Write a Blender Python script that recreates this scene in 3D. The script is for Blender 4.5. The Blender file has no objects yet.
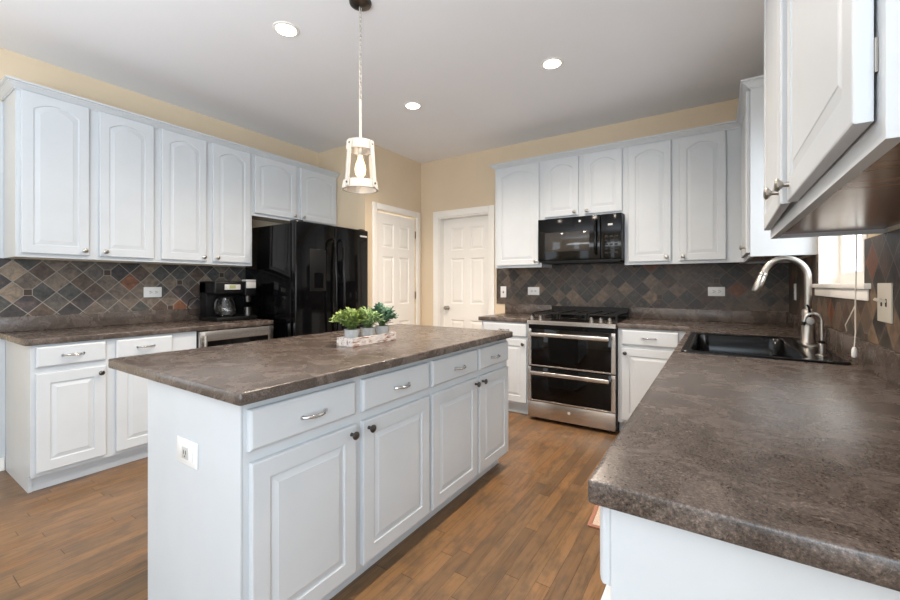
import bpy, bmesh, math, random
from mathutils import Vector, Matrix
random.seed(7)
PI = math.pi
scene = bpy.context.scene
COL = scene.collection

# ------------------------------------------------------------------ camera, world, light, exposure
cam = bpy.data.cameras.new('camera')
camo = bpy.data.objects.new('camera', cam); COL.objects.link(camo)
camo.location = (-0.4859, -4.1943, 1.2274)
camo.rotation_euler = (PI/2, 0, 0.5804)
cam.sensor_width = 36; cam.sensor_fit = 'HORIZONTAL'
cam.lens = 407.95/900*36
cam.shift_y = -14.95/900
cam.clip_start = 0.02
scene.camera = camo

world = bpy.data.worlds.new('daylight'); scene.world = world
world.use_nodes = True
wb = world.node_tree.nodes['Background']
wb.inputs[0].default_value = (0.86, 0.93, 1.0, 1); wb.inputs[1].default_value = 2.6

def area(name, loc, direction, sx, sy, power, color):
    l = bpy.data.lights.new(name, 'AREA'); l.shape = 'RECTANGLE'; l.size = sx; l.size_y = sy
    l.energy = power; l.color = color
    o = bpy.data.objects.new(name, l); COL.objects.link(o); o.location = loc
    o.rotation_euler = Vector(direction).to_track_quat('-Z', 'Y').to_euler()
    return o
# added fill lights behind the camera, and daylight for the window over the sink
area('unseen_window_fill', (-0.08, -5.6, 1.4), (-1, 0.3, 0.1), 2.0, 1.7, 60, (0.68, 0.84, 1.0))  # added area fill standing in for an unseen window behind the camera
area('sink_window_daylight', (0.75, -2.5, 1.9), (-1, 0.95, -0.12), 1.2, 1.2, 18, (0.88, 0.94, 1.0))
area('ceiling_bounce_fill', (-1.9, -5.1, 1.6), (0.0, 0.25, 1), 2.2, 1.2, 50, (0.86, 0.93, 1.0))  # added upward fill that brightens the ceiling, no fixture stands here

scene.view_settings.view_transform = 'Standard'
scene.view_settings.look = 'None'
scene.view_settings.gamma = 1
scene.view_settings.use_curve_mapping = False
scene.view_settings.exposure = 0.36

# ------------------------------------------------------------------ materials
def s2l(c):
    return tuple((x/12.92 if x <= 0.04045 else ((x+0.055)/1.055)**2.4) for x in [v/255 for v in c])

class G:
    """tiny node-graph helper"""
    def __init__(self, name):
        self.m = bpy.data.materials.new(name); self.m.use_nodes = True
        self.t = self.m.node_tree; self.b = self.t.nodes['Principled BSDF']
    def n(self, typ, **kw):
        nd = self.t.nodes.new(typ)
        for k, v in kw.items(): setattr(nd, k, v)
        return nd
    def put(self, sock, v):
        if v is None: return
        if hasattr(v, 'is_output') or isinstance(v, bpy.types.NodeSocket): self.t.links.new(v, sock)
        else:
            if isinstance(v, (tuple, list)) and len(v) == 3 and len(sock.default_value) == 4: v = (*v, 1)
            sock.default_value = v
    def math(self, op, a, b=None, c=None):
        nd = self.n('ShaderNodeMath', operation=op)
        for i, v in enumerate((a, b, c)): self.put(nd.inputs[i], v)
        return nd.outputs[0]
    def xyz(self):
        tc = self.n('ShaderNodeTexCoord'); sp = self.n('ShaderNodeSeparateXYZ')
        self.t.links.new(tc.outputs['Object'], sp.inputs[0])
        self.co = tc.outputs['Object']
        return sp.outputs
    def comb(self, x=0., y=0., z=0.):
        nd = self.n('ShaderNodeCombineXYZ')
        for i, v in enumerate((x, y, z)): self.put(nd.inputs[i], v)
        return nd.outputs[0]
    def white(self, vec):
        nd = self.n('ShaderNodeTexWhiteNoise', noise_dimensions='3D'); self.put(nd.inputs['Vector'], vec)
        return nd.outputs['Value']
    def noise(self, vec, scale, detail=3., rough=.55, dist=0.):
        nd = self.n('ShaderNodeTexNoise'); self.put(nd.inputs['Vector'], vec)
        nd.inputs['Scale'].default_value = scale; nd.inputs['Detail'].default_value = detail
        nd.inputs['Roughness'].default_value = rough; nd.inputs['Distortion'].default_value = dist
        return nd.outputs['Fac']
    def ramp(self, f, stops, interp='LINEAR'):
        nd = self.n('ShaderNodeValToRGB'); cr = nd.color_ramp; cr.interpolation = interp
        while len(cr.elements) < len(stops): cr.elements.new(0.5)
        for e, (p, c) in zip(cr.elements, stops): e.position = p; e.color = (*c, 1)
        self.put(nd.inputs[0], f)
        return nd.outputs[0]
    def mix(self, f, a, b, mode='MIX'):
        nd = self.n('ShaderNodeMix', data_type='RGBA', blend_type=mode)
        self.put(nd.inputs[0], f); self.put(nd.inputs[6], a); self.put(nd.inputs[7], b)
        return nd.outputs[2]
    def bump(self, h, strength=.3, dist=.002):
        nd = self.n('ShaderNodeBump'); self.put(nd.inputs['Height'], h)
        nd.inputs['Strength'].default_value = strength; nd.inputs['Distance'].default_value = dist
        self.t.links.new(nd.outputs[0], self.b.inputs['Normal'])
    def set(self, **kw):
        for k, v in kw.items(): self.put(self.b.inputs[k], v)
        return self.m

def plain(name, rgb, rough=.5, metal=0., var=.0, scale=8., **kw):
    g = G(name); col = s2l(rgb)
    if var:
        g.xyz(); f = g.noise(g.co, scale)
        col = g.ramp(f, [(.3, tuple(c*(1-var) for c in col)), (.7, tuple(min(1, c*(1+var)) for c in col))])
    g.set(**{'Base Color': col, 'Roughness': rough, 'Metallic': metal}, **kw)
    return g.m

M = {}
M['cabinet'] = plain('cabinet_paint', (200, 204, 207), .42, var=.02, scale=5)
M['trim'] = plain('trim_paint', (240, 236, 229), .4, var=.01)
M['plate'] = plain('outlet_plastic', (232, 231, 228), .3, var=.01)
M['ivory'] = plain('ivory_plastic', (222, 214, 198), .35, var=.02)
M['slot'] = plain('dark_slot', (40, 38, 36), .6, var=.05)
M['black'] = plain('black_gloss', (7, 7, 8), .08, var=.1, **{'Specular IOR Level': .28})
M['blackmatte'] = plain('black_matte', (13, 13, 14), .4, var=.1, **{'Specular IOR Level': .3})
M['oven'] = plain('oven_glass', (6, 6, 7), .06, var=.1, **{'Specular IOR Level': .25})
M['iron'] = plain('cast_iron', (13, 12, 12), .55, var=.2, scale=60, **{'Specular IOR Level': .3})
M['sink'] = plain('sink_composite', (8, 8, 9), .16, var=.2, scale=80, **{'Specular IOR Level': .3})
M['screen'] = plain('display_panel', (150, 155, 105), .3, var=.05)
M['silverplastic'] = plain('silver_plastic', (190, 188, 184), .35, var=.03)
M['darkmetal'] = plain('dark_pewter', (95, 92, 90), .28, 1., var=.05)
M['bronze'] = plain('bronze_hinge', (120, 98, 70), .35, 1., var=.05)
M['cord'] = plain('cord_white', (205, 200, 190), .7, var=.05)
M['soil'] = plain('soil', (52, 40, 30), .9, var=.4, scale=90)
M['pot'] = plain('grey_cement', (176, 176, 174), .75, var=.12, scale=40)
M['whitewood'] = plain('lantern_white', (190, 185, 176), .55, var=.06, scale=30)

def brushed(name, rgb, rough=.28, axis='x'):
    g = G(name); X = g.xyz()
    v = g.comb(g.math('MULTIPLY', X[0], 6 if axis == 'x' else 900), g.math('MULTIPLY', X[1], 900), g.math('MULTIPLY', X[2], 1400 if axis == 'x' else 6))
    f = g.noise(v, 1., 2.)
    c = s2l(rgb)
    g.set(**{'Base Color': g.ramp(f, [(.3, tuple(x*.985 for x in c)), (.7, c)]), 'Metallic': 1.,
             'Roughness': rough})
    return g.m
M['steel'] = brushed('brushed_steel', (196, 190, 184), .27)
M['nickel'] = brushed('satin_nickel', (176, 171, 164), .30, 'z')
M['chrome'] = plain('chrome', (205, 205, 205), .12, 1., var=.02)

def m_wall():
    g = G('beige_wall'); g.xyz()
    f = g.noise(g.co, 3., 4.); h = g.noise(g.co, 220., 2.)
    c = s2l((219, 200, 172))
    g.bump(h, .08, .001)
    return g.set(**{'Base Color': g.ramp(f, [(.3, tuple(x*.97 for x in c)), (.7, tuple(x*1.02 for x in c))]), 'Roughness': .75})
M['wall'] = m_wall()
def m_ceil():
    g = G('ceiling_paint'); g.xyz()
    h = g.noise(g.co, 160., 3.); f = g.noise(g.co, 2., 3.)
    c = s2l((238, 239, 242))
    g.bump(h, .1, .001)
    return g.set(**{'Base Color': g.ramp(f, [(.3, tuple(x*.98 for x in c)), (.7, c)]), 'Roughness': .85})
M['ceiling'] = m_ceil()

def m_floor():
    g = G('oak_strip_floor'); X = g.xyz()
    W = .062
    r = g.math('DIVIDE', X[0], W); row = g.math('FLOOR', r); fx = g.math('FRACT', r)
    off = g.math('MULTIPLY', g.white(g.comb(row, 3.3, 0.)), 5.)
    l = g.math('ADD', g.math('DIVIDE', X[1], .95), off); cell = g.math('FLOOR', l); fl = g.math('FRACT', l)
    rnd = g.white(g.comb(row, cell, 1.7)); rnd2 = g.white(g.comb(cell, row, 7.1))
    base = g.ramp(rnd, [(0., s2l((104, 80, 57))), (.2, s2l((117, 90, 63))), (.45, s2l((126, 97, 67))), (.75, s2l((135, 102, 68))), (1., s2l((124, 90, 58)))])
    gv = g.comb(g.math('ADD', g.math('MULTIPLY', X[0], 26.), g.math('MULTIPLY', rnd, 37.)), g.math('ADD', g.math('MULTIPLY', X[1], 1.6), g.math('MULTIPLY', rnd2, 91.)), 0.)
    gr = g.noise(gv, 2.2, 6., .62, .8)
    grain = g.ramp(gr, [(.28, (.52, .48, .44)), (.48, (.97, .96, .95)), (.75, (1.2, 1.17, 1.12))])
    col = g.mix(1., base, grain, 'MULTIPLY')
    bl = g.noise(g.comb(g.math('MULTIPLY', X[0], 3.5), g.math('MULTIPLY', X[1], 1.6), g.math('MULTIPLY', rnd, 9.)), 4.0, 5., .68)
    col = g.mix(g.ramp(bl, [(.47, (0, 0, 0)), (.66, (.7, .7, .7))]), col, s2l((88, 72, 57)))
    ex = g.math('MINIMUM', fx, g.math('SUBTRACT', 1., fx)); el = g.math('MINIMUM', fl, g.math('SUBTRACT', 1., fl))
    seam = g.math('MAXIMUM', g.math('LESS_THAN', ex, .014), g.math('LESS_THAN', el, .0018))
    col = g.mix(g.math('MULTIPLY', seam, .75), col, s2l((46, 32, 22)))
    hh = g.math('SUBTRACT', g.math('MULTIPLY', gr, .25), seam)
    g.bump(hh, .18, .0012)
    return g.set(**{'Base Color': col, 'Roughness': g.math('MULTIPLY_ADD', gr, .2, .24)})
M['floor'] = m_floor()

def m_counter(name, dark, mid, light, scale=1.):
    g = G(name); g.xyz()
    sp = g.noise(g.co, 230.*scale, 3., .75)
    cl = g.noise(g.co, 9., 6., .7, .8)
    sp2 = g.noise(g.co, 140.*scale, 3., .65)
    base = g.ramp(cl, [(.32, s2l(dark)), (.5, s2l(mid)), (.68, s2l(light))])
    spk = g.ramp(sp, [(.34, (.28, .27, .27)), (.46, (.85, .83, .82)), (.55, (1.08, 1.05, 1.02)), (.68, (2.1, 2.0, 1.9))])
    c = g.mix(1., base, spk, 'MULTIPLY')
    c = g.mix(g.ramp(sp2, [(.52, (0, 0, 0)), (.64, (.6, .6, .6))]), c, s2l(dark))
    g.bump(sp, .12, .0006)
    return g.set(**{'Base Color': c, 'Roughness': g.math('MULTIPLY_ADD', cl, .14, .20), 'Specular IOR Level': .55})
M['counter'] = m_counter('laminate_counter', (66, 58, 53), (85, 76, 70), (106, 96, 90))

def m_slate(name, axis, a0, z0=1.25, gr=(138, 132, 122), k=(1., 1., 1.)):
    D = .145
    g = G(name); X = g.xyz()
    p = g.math('DIVIDE', g.math('SUBTRACT', X[axis], a0), D); q = g.math('DIVIDE', g.math('SUBTRACT', X[2], z0), D)
    U = g.math('ADD', p, q); V = g.math('SUBTRACT', p, q)
    cu = g.math('FLOOR', U); cv = g.math('FLOOR', V); fu = g.math('FRACT', U); fv = g.math('FRACT', V)
    ru = g.math('ROUND', U); rv = g.math('ROUND', V)
    dx = g.math('MULTIPLY', g.math('ADD', g.math('SUBTRACT', U, ru), g.math('SUBTRACT', V, rv)), .5)
    dz = g.math('MULTIPLY', g.math('SUBTRACT', g.math('SUBTRACT', U, ru), g.math('SUBTRACT', V, rv)), .5)
    m = g.math('MAXIMUM', g.math('ABSOLUTE', dx), g.math('ABSOLUTE', dz))
    pick = g.math('GREATER_THAN', g.white(g.comb(ru, rv, 4.2)), .955)
    inset = g.math('MULTIPLY', pick, g.math('LESS_THAN', m, .135))
    ring = g.math('MULTIPLY', pick, g.math('LESS_THAN', m, .165))
    eu = g.math('MINIMUM', fu, g.math('SUBTRACT', 1., fu)); ev = g.math('MINIMUM', fv, g.math('SUBTRACT', 1., fv))
    wob = g.math('MULTIPLY_ADD', g.noise(g.co, 45., 2.), .03, .008)
    grout = g.math('LESS_THAN', g.math('MINIMUM', eu, ev), wob)
    grout = g.math('MAXIMUM', grout, ring); grout = g.math('MULTIPLY', grout, g.math('SUBTRACT', 1., inset))
    r1 = g.white(g.comb(cu, cv, 2.1)); r2 = g.white(g.comb(cu, cv, 9.4))
    stops = [(0., (56, 54, 55)), (.14, (82, 78, 75)), (.28, (66, 67, 66)), (.42, (92, 84, 78)), (.54, (76, 66, 60)), (.66, (100, 92, 85)), (.76, (66, 61, 63)), (.85, (118, 107, 95)), (.94, (108, 74, 56)), (.97, (62, 58, 55))]
    stops = [(p_, tuple(v*kk for v, kk in zip(c, k))) for p_, c in stops]
    base = g.ramp(r1, [(p_, s2l(c)) for p_, c in stops], 'CONSTANT')
    nv = g.n('ShaderNodeVectorMath', operation='ADD'); g.put(nv.inputs[0], g.co); g.put(nv.inputs[1], g.comb(g.math('MULTIPLY', r2, 40.), g.math('MULTIPLY', r1, 23.), 0.))
    n1 = g.noise(nv.outputs[0], 22., 5., .68, .4)
    var = g.ramp(n1, [(.28, (.45, .44, .44)), (.5, (1., 1., 1.)), (.72, (1.7, 1.6, 1.5))])
    c = g.mix(1., base, var, 'MULTIPLY')
    c = g.mix(g.math('MULTIPLY', g.math('GREATER_THAN', n1, .62), .35), c, s2l((128, 92, 66)))
    c = g.mix(inset, c, s2l((66, 52, 42)))
    c = g.mix(grout, c, s2l(gr))
    h = g.math('MULTIPLY', g.math('SUBTRACT', 1., grout), g.math('MULTIPLY_ADD', n1, .9, .6))
    g.bump(h, .5, .003)
    return g.set(**{'Base Color': c, 'Roughness': g.math('MULTIPLY_ADD', n1, .25, .36)})
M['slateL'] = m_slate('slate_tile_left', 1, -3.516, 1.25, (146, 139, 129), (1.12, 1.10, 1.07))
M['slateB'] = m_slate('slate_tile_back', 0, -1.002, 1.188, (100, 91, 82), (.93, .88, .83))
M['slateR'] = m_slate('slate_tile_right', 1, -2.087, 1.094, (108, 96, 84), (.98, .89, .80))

def m_wood(name, c1, c2, rough=.45, axis=1):
    g = G(name); X = g.xyz()
    sc = [14., 14., 14.]; sc[axis] = 1.2
    v = g.comb(*[g.math('MULTIPLY', X[i], sc[i]) for i in range(3)])
    f = g.noise(v, 3., 6., .6, .6)
    return g.set(**{'Base Color': g.ramp(f, [(.3, s2l(c1)), (.7, s2l(c2))]), 'Roughness': rough})
M['under'] = m_wood('birch_underside', (122, 92, 72), (150, 118, 98), .2)
def m_whitewash():
    g = G('whitewashed_wood'); X = g.xyz()
    f = g.noise(g.comb(g.math('MULTIPLY', X[0], 8.), g.math('MULTIPLY', X[1], 2.), g.math('MULTIPLY', X[2], 8.)), 9., 6., .7)
    return g.set(**{'Base Color': g.ramp(f, [(.40, s2l((142, 96, 70))), (.47, s2l((214, 202, 194))), (.7, s2l((238, 232, 226)))]), 'Roughness': .8})
M['whitewash'] = m_whitewash()
def m_leaf(name, a, b):
    g = G(name); g.xyz(); f = g.noise(g.co, 55., 3.)
    return g.set(**{'Base Color': g.ramp(f, [(.35, s2l(a)), (.65, s2l(b))]), 'Roughness': .55})
M['leafA'] = m_leaf('leaf_lime', (66, 92, 40), (168, 186, 98))
M['leafB'] = m_leaf('leaf_pale', (104, 138, 78), (186, 206, 142))
M['leafC'] = m_leaf('leaf_teal', (44, 82, 62), (92, 132, 104))
M['stem'] = m_leaf('stem_green', (66, 84, 40), (98, 112, 58))
def m_glass(name, tint=(1, 1, 1), rough=.0):
    g = G(name); g.xyz(); f = g.noise(g.co, 2.)
    return g.set(**{'Base Color': tint, 'Roughness': g.math('MULTIPLY', f, rough), 'Transmission Weight': 1., 'IOR': 1.45})
M['glass'] = m_glass('clear_glass')
def m_pane():
    g = G('window_pane'); t = g.t
    tr = g.n('ShaderNodeBsdfTransparent'); gl = g.n('ShaderNodeBsdfGlossy'); gl.inputs['Roughness'].default_value = .02
    fr = g.n('ShaderNodeFresnel'); fr.inputs[0].default_value = 1.45
    mx = g.n('ShaderNodeMixShader'); out = t.nodes['Material Output']
    ge = g.n('ShaderNodeNewGeometry'); k = g.math('MULTIPLY', fr.outputs[0], g.math('SUBTRACT', 1., ge.outputs['Backfacing'])); t.links.new(k, mx.inputs[0]); t.links.new(tr.outputs[0], mx.inputs[1]); t.links.new(gl.outputs[0], mx.inputs[2])
    t.links.new(mx.outputs[0], out.inputs[0])
    return g.m
M['pane'] = m_pane()
def emis(name, rgb, strength):
    g = G(name)
    return g.set(**{'Base Color': rgb, 'Emission Color': rgb, 'Emission Strength': strength})
M['lamp'] = emis('downlight_glow', (1, .95, .86), 14)
M['bulb'] = emis('bulb_glow', (1, .62, .28), 2.6)
def m_rug():
    g = G('mat_weave'); X = g.xyz()
    f = g.noise(g.co, 180., 2.)
    return g.set(**{'Base Color': g.ramp(f, [(.35, s2l((170, 150, 134))), (.65, s2l((196, 178, 162)))]), 'Roughness': .95})
M['mat'] = m_rug()
M['matedge'] = plain('mat_border', (150, 104, 84), .9, var=.15, scale=120)

# ------------------------------------------------------------------ mesh helpers
def fin(bm, smooth=False):
    bmesh.ops.recalc_face_normals(bm, faces=bm.faces)
    if smooth:
        for f in bm.faces: f.smooth = True
    return bm
def obj(name, bm, mat, parent=None, smooth=None, label=None):
    """one mesh object; smooth = angle in degrees for shading"""
    bmesh.ops.recalc_face_normals(bm, faces=bm.faces)
    me = bpy.data.meshes.new(name); bm.to_mesh(me); bm.free()
    me.materials.append(mat)
    o = bpy.data.objects.new(name, me); COL.objects.link(o)
    if parent: o.parent = parent
    if smooth is not None:
        for p in me.polygons: p.use_smooth = True
        me.set_sharp_from_angle(angle=math.radians(smooth))
    if label: o['label'] = label
    return o
def thing(name, label, cat, loc=(0, 0, 0), rz=0., group=None):
    o = bpy.data.objects.new(name, None); COL.objects.link(o)
    o.empty_display_size = .1
    o.location = loc; o.rotation_euler = (0, 0, rz); o['label'] = label; o['category'] = cat
    if group: o['group'] = group
    return o
def tag(o, label, cat, group=None, kind=None):
    o['label'] = label; o['category'] = cat
    if group: o['group'] = group
    if kind: o['kind'] = kind
    return o
def struct(name, bm, mat, label, cat, parent=None, smooth=None):
    o = obj(name, bm, mat, parent, smooth); 
    if not parent: o['kind'] = 'structure'; o['label'] = label; o['category'] = cat
    return o
def new(): return bmesh.new()
def box(bm, x0, x1, y0, y1, z0, z1, bev=0., seg=2):
    r = bmesh.ops.create_cube(bm, size=1.)
    vs = r['verts']
    for v in vs:
        v.co = Vector(((x0+x1)/2+v.co.x*(x1-x0), (y0+y1)/2+v.co.y*(y1-y0), (z0+z1)/2+v.co.z*(z1-z0)))
    if bev:
        es = list({e for v in vs for e in v.link_edges})
        bmesh.ops.bevel(bm, geom=es, offset=bev, segments=seg, affect='EDGES', profile=.5)
    return bm
def B(*a, **k): return box(new(), *a, **k)
def cyl(bm, p0, p1, r0, r1=None, n=20, cap=True):
    r1 = r0 if r1 is None else r1
    p0, p1 = Vector(p0), Vector(p1); d = (p1-p0).normalized()
    a = d.orthogonal().normalized(); b = d.cross(a)
    A = [bm.verts.new(p0+a*(r0*math.cos(2*PI*i/n))+b*(r0*math.sin(2*PI*i/n))) for i in range(n)]
    C = [bm.verts.new(p1+a*(r1*math.cos(2*PI*i/n))+b*(r1*math.sin(2*PI*i/n))) for i in range(n)]
    for i in range(n): bm.faces.new((A[i], A[(i+1) % n], C[(i+1) % n], C[i]))
    if cap: bm.faces.new(A[::-1]); bm.faces.new(C)
    return bm
def tube(bm, pts, r, n=10, cap=True, closed=False):
    pts = [Vector(p) for p in pts]; rings = []; N = len(pts)
    rs = r if isinstance(r, (list, tuple)) else [r]*N
    a = None
    for i, p in enumerate(pts):
        if closed: d = pts[(i+1) % N]-pts[i-1]
        else: d = (pts[min(i+1, N-1)]-pts[max(i-1, 0)])
        d.normalize()
        a = d.orthogonal().normalized() if a is None else (a-d*a.dot(d)).normalized()
        b = d.cross(a)
        rings.append([bm.verts.new(p+a*(rs[i]*math.cos(2*PI*k/n))+b*(rs[i]*math.sin(2*PI*k/n))) for k in range(n)])
    for i in range(N if closed else N-1):
        A, C = rings[i], rings[(i+1) % N]
        for k in range(n): bm.faces.new((A[k], A[(k+1) % n], C[(k+1) % n], C[k]))
    if cap and not closed: bm.faces.new(rings[0][::-1]); bm.faces.new(rings[-1])
    return bm
def lathe(bm, prof, n=24, origin=(0, 0, 0), axis=(0, 0, 1), closed_ends=True):
    """prof: list of (r, h) along axis"""
    o = Vector(origin); d = Vector(axis).normalized(); a = d.orthogonal().normalized(); b = d.cross(a)
    rings = []
    for r, h in prof:
        if r < 1e-6: rings.append([bm.verts.new(o+d*h)])
        else: rings.append([bm.verts.new(o+d*h+a*(r*math.cos(2*PI*k/n))+b*(r*math.sin(2*PI*k/n))) for k in range(n)])
    for A, C in zip(rings, rings[1:]):
        for k in range(n):
            k2 = (k+1) % n
            if len(A) == 1 and len(C) == 1: continue
            if len(A) == 1: bm.faces.new((A[0], C[k2], C[k]))
            elif len(C) == 1: bm.faces.new((A[k], A[k2], C[0]))
            else: bm.faces.new((A[k], A[k2], C[k2], C[k]))
    if closed_ends:
        if len(rings[0]) > 1: bm.faces.new(rings[0][::-1])
        if len(rings[-1]) > 1: bm.faces.new(rings[-1])
    return bm
def grid_slab(us, vs, mask, t0, t1, to3, bev=0., seg=3):
    """plate made of grid cells (holes where mask is False) extruded from t0 to t1; to3(u,v,t) -> point"""
    bm = new(); V = {}
    def vert(i, j, t):
        k = (i, j, t)
        if k not in V: V[k] = bm.verts.new(to3(us[i], vs[j], t))
        return V[k]
    nu, nv = len(us)-1, len(vs)-1
    ok = lambda i, j: 0 <= i < nu and 0 <= j < nv and mask((us[i]+us[i+1])/2, (vs[j]+vs[j+1])/2)
    for i in range(nu):
        for j in range(nv):
            if not ok(i, j): continue
            bm.faces.new([vert(i, j, t1), vert(i+1, j, t1), vert(i+1, j+1, t1), vert(i, j+1, t1)])
            bm.faces.new([vert(i, j, t0), vert(i, j+1, t0), vert(i+1, j+1, t0), vert(i+1, j, t0)])
            for (di, dj, a, b) in ((-1, 0, (i, j), (i, j+1)), (1, 0, (i+1, j), (i+1, j+1)), (0, -1, (i, j), (i+1, j)), (0, 1, (i, j+1), (i+1, j+1))):
                if not ok(i+di, j+dj):
                    bm.faces.new([vert(*a, t0), vert(*b, t0), vert(*b, t1), vert(*a, t1)])
    bmesh.ops.recalc_face_normals(bm, faces=bm.faces)
    if bev:
        es = [e for e in bm.edges if len(e.link_faces) == 2 and e.calc_face_angle(0) > .5]
        bmesh.ops.bevel(bm, geom=es, offset=bev, segments=seg, affect='EDGES', profile=.5, clamp_overlap=True)
    return bm
def xform(bm, mat):
    bmesh.ops.transform(bm, matrix=mat, verts=bm.verts); return bm

# ------------------------------------------------------------------ setting
XL, XP, YP = -4.444, -3.683, -1.0
CZ = 2.795
YB = -7.3
struct('floor', B(XL-.15, .15, YB, .3, -.06, 0), M['floor'], 'oak strip floor', 'floor')
struct('ceiling', B(XL-.15, .15, YB, .15, CZ, CZ+.1), M['ceiling'], 'pale grey painted ceiling', 'ceiling')
# back wall with the hall-door recess
HX0, HX1, HZ = -3.405, -2.695, 2.07
struct('wall_back', grid_slab([XL-.15, HX0, HX1, .15], [0, HZ, CZ], lambda x, z: not (HX0 < x < HX1 and z < HZ), 0, .16, lambda x, z, t: (x, t, z)), M['wall'], 'beige wall behind the range', 'wall')
struct('wall_left', grid_slab([YB, -6.7, -4.6, YP], [0, .5, 2.2, CZ], lambda y, z: not (-6.7 < y < -4.6 and .5 < z < 2.2), XL-.15, XL, lambda y, z, t: (t, y, z)), M['wall'], 'beige wall behind the refrigerator run', 'wall')
struct('wall_alcove', B(XL-.15, XP-.101, YP, YP+.1, 0, CZ), M['wall'], 'beige return wall beside the refrigerator', 'wall')
PY0, PY1, PZ = -.825, -.105, 2.08
struct('wall_pantry', grid_slab([YP, PY0, PY1, -.0005], [0, PZ, CZ], lambda y, z: not (PY0 < y < PY1 and z < PZ), XP-.1, XP, lambda y, z, t: (t, y, z)), M['wall'], 'beige wall holding the pantry door', 'wall')
WY0, WY1, WZ0, WZ1 = -1.99, -1.09, 1.215, 2.15
struct('wall_right', grid_slab([YB, -6.6, -4.6, WY0, WY1, -.0005], [0, .5, WZ0, WZ1, 2.2, CZ], lambda y, z: not ((WY0 < y < WY1 and WZ0 < z < WZ1) or (-6.6 < y < -4.6 and .5 < z < 2.2)), 0, .128, lambda y, z, t: (t, y, z)), M['wall'], 'beige wall with the sink window', 'wall')
struct('wall_rear', grid_slab([XL, -2.7, -2.0, 0], [0, 2.05, CZ], lambda x, z: not (-2.7 < x < -2.0 and z < 2.05), YB, YB+.12, lambda x, z, t: (x, t, z)), M['wall'], 'wall with the patio opening', 'wall')
# window over the sink
w1 = struct('window_1', grid_slab([WY0, WY0+.05, -1.56, -1.51, WY1-.05, WY1], [WZ0+.02, WZ0+.08, WZ1-.05, WZ1],
            lambda y, z: not (WZ0+.08 < z < WZ1-.05 and (WY0+.05 < y < -1.56 or -1.51 < y < WY1-.05)), .085, .125, lambda y, z, t: (t, y, z), .004, 2), M['trim'], 'white casement window over the sink', 'window', smooth=40)
obj('glass_pane', B(.102, .106, WY0+.052, WY1-.052, WZ0+.082, WZ1-.052), M['pane'], w1)
bm = new()
box(bm, -.004, .128, WY1-.012, WY1-.0005, WZ0+.02, WZ1); box(bm, -.004, .128, WY0+.0005, WY0+.012, WZ0+.02, WZ1); box(bm, -.004, .128, WY0+.013, WY1-.013, WZ1-.012, WZ1)
obj('window_jamb', bm, M['trim'], w1)
obj('window_sill', B(-.03, .126, -2.075, -1.06, 1.212, 1.234, .004), M['trim'], w1, 40)
obj('apron', B(-.018, -.011, -2.06, -1.075, 1.168, 1.211, .002), M['trim'], w1, 40)

# doors -------------------------------------------------------------
def six_panel(w, h, t=.035):
    """front at y=-t .. back y=0, x 0..w, z 0..h, six raised panels on the front"""
    st = w*.155; mid = w*.13; pw = (w-2*st-mid)/2
    xs = [(st, st+pw), (st+pw+mid, w-st)]
    zs = [(.24, .24+.55), (.24+.55+.2, h-.115-.28-.10), (h-.115-.28, h-.115)]
    gx = sorted({0, w, *[v for p in xs for v in p]}); gz = sorted({0, h, *[v for p in zs for v in p]})
    bm = new()
    inp = lambda x, z: any(a < x < b for a, b in xs) and any(a < z < b for a, b in zs)
    for i in range(len(gx)-1):
        for j in range(len(gz)-1):
            if inp((gx[i]+gx[i+1])/2, (gz[j]+gz[j+1])/2): continue
            bm.faces.new([bm.verts.new(p) for p in ((gx[i], -t, gz[j]), (gx[i+1], -t, gz[j]), (gx[i+1], -t, gz[j+1]), (gx[i], -t, gz[j+1]))])
    for a, b in xs:
        for c, d in zs:
            loops = []
            for ins, dep in ((0, 0), (.012, .011), (.022, .011), (.042, .003)):
                loops.append([bm.verts.new(p) for p in ((a+ins, -t+dep, c+ins), (b-ins, -t+dep, c+ins), (b-ins, -t+dep, d-ins), (a+ins, -t+dep, d-ins))])
            for A, C in zip(loops, loops[1:]):
                for k in range(4): bm.faces.new((A[k], A[(k+1) % 4], C[(k+1) % 4], C[k]))
            bm.faces.new(loops[-1])
    bmesh.ops.remove_doubles(bm, verts=bm.verts, dist=1e-5)
    # sides and back
    o = [bm.verts.new(p) for p in ((0, 0, 0), (w, 0, 0), (w, 0, h), (0, 0, h))]; f = [bm.verts.new(p) for p in ((0, -t+.0005, 0), (w, -t+.0005, 0), (w, -t+.0005, h), (0, -t+.0005, h))]
    bm.faces.new(o)
    for k in range(4): bm.faces.new((o[k], o[(k+1) % 4], f[(k+1) % 4], f[k]))
    return bm
def casing(w0, w1, z1, cw, to):
    """door casing of three boards round an opening w0..w1, top z1; to(bm) moves local x,y(front -),z to the wall"""
    bm = new()
    for a, b, c, d in ((w0-cw, w0, 0, z1+cw), (w1, w1+cw, 0, z1+cw), (w0+.0002, w1-.0002, z1, z1+cw)):
        box(bm, a, b, -.018, -.0005, c, d, .004)
    return to(bm)
def lever_knob(parent, p, ax):
    bm = new(); lathe(bm, [(.027, 0), (.027, .006), (.012, .012), (.010, .03), (.022, .042), (.028, .055), (.024, .068), (.0, .073)], 20, p, ax)
    return obj('door_knob', bm, M['nickel'], parent, 40)
d1 = struct('door_1', xform(six_panel(HX1-HX0-.024, HZ-.022), Matrix.Translation((HX0+.012, .135, .006))), M['trim'], 'white six panel hall door beside the range wall', 'door')
lever_knob(d1, (HX0+.075, .10, .94), (0, -1, 0))
bm = new()
box(bm, HX0+.0005, HX0+.012, -.002, .16, 0, HZ-.0005); box(bm, HX1-.012, HX1-.0005, -.002, .16, 0, HZ-.0005); box(bm, HX0+.0125, HX1-.0125, -.002, .16, HZ-.014, HZ-.0005)
obj('door_jamb', bm, M['trim'], d1)
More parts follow.
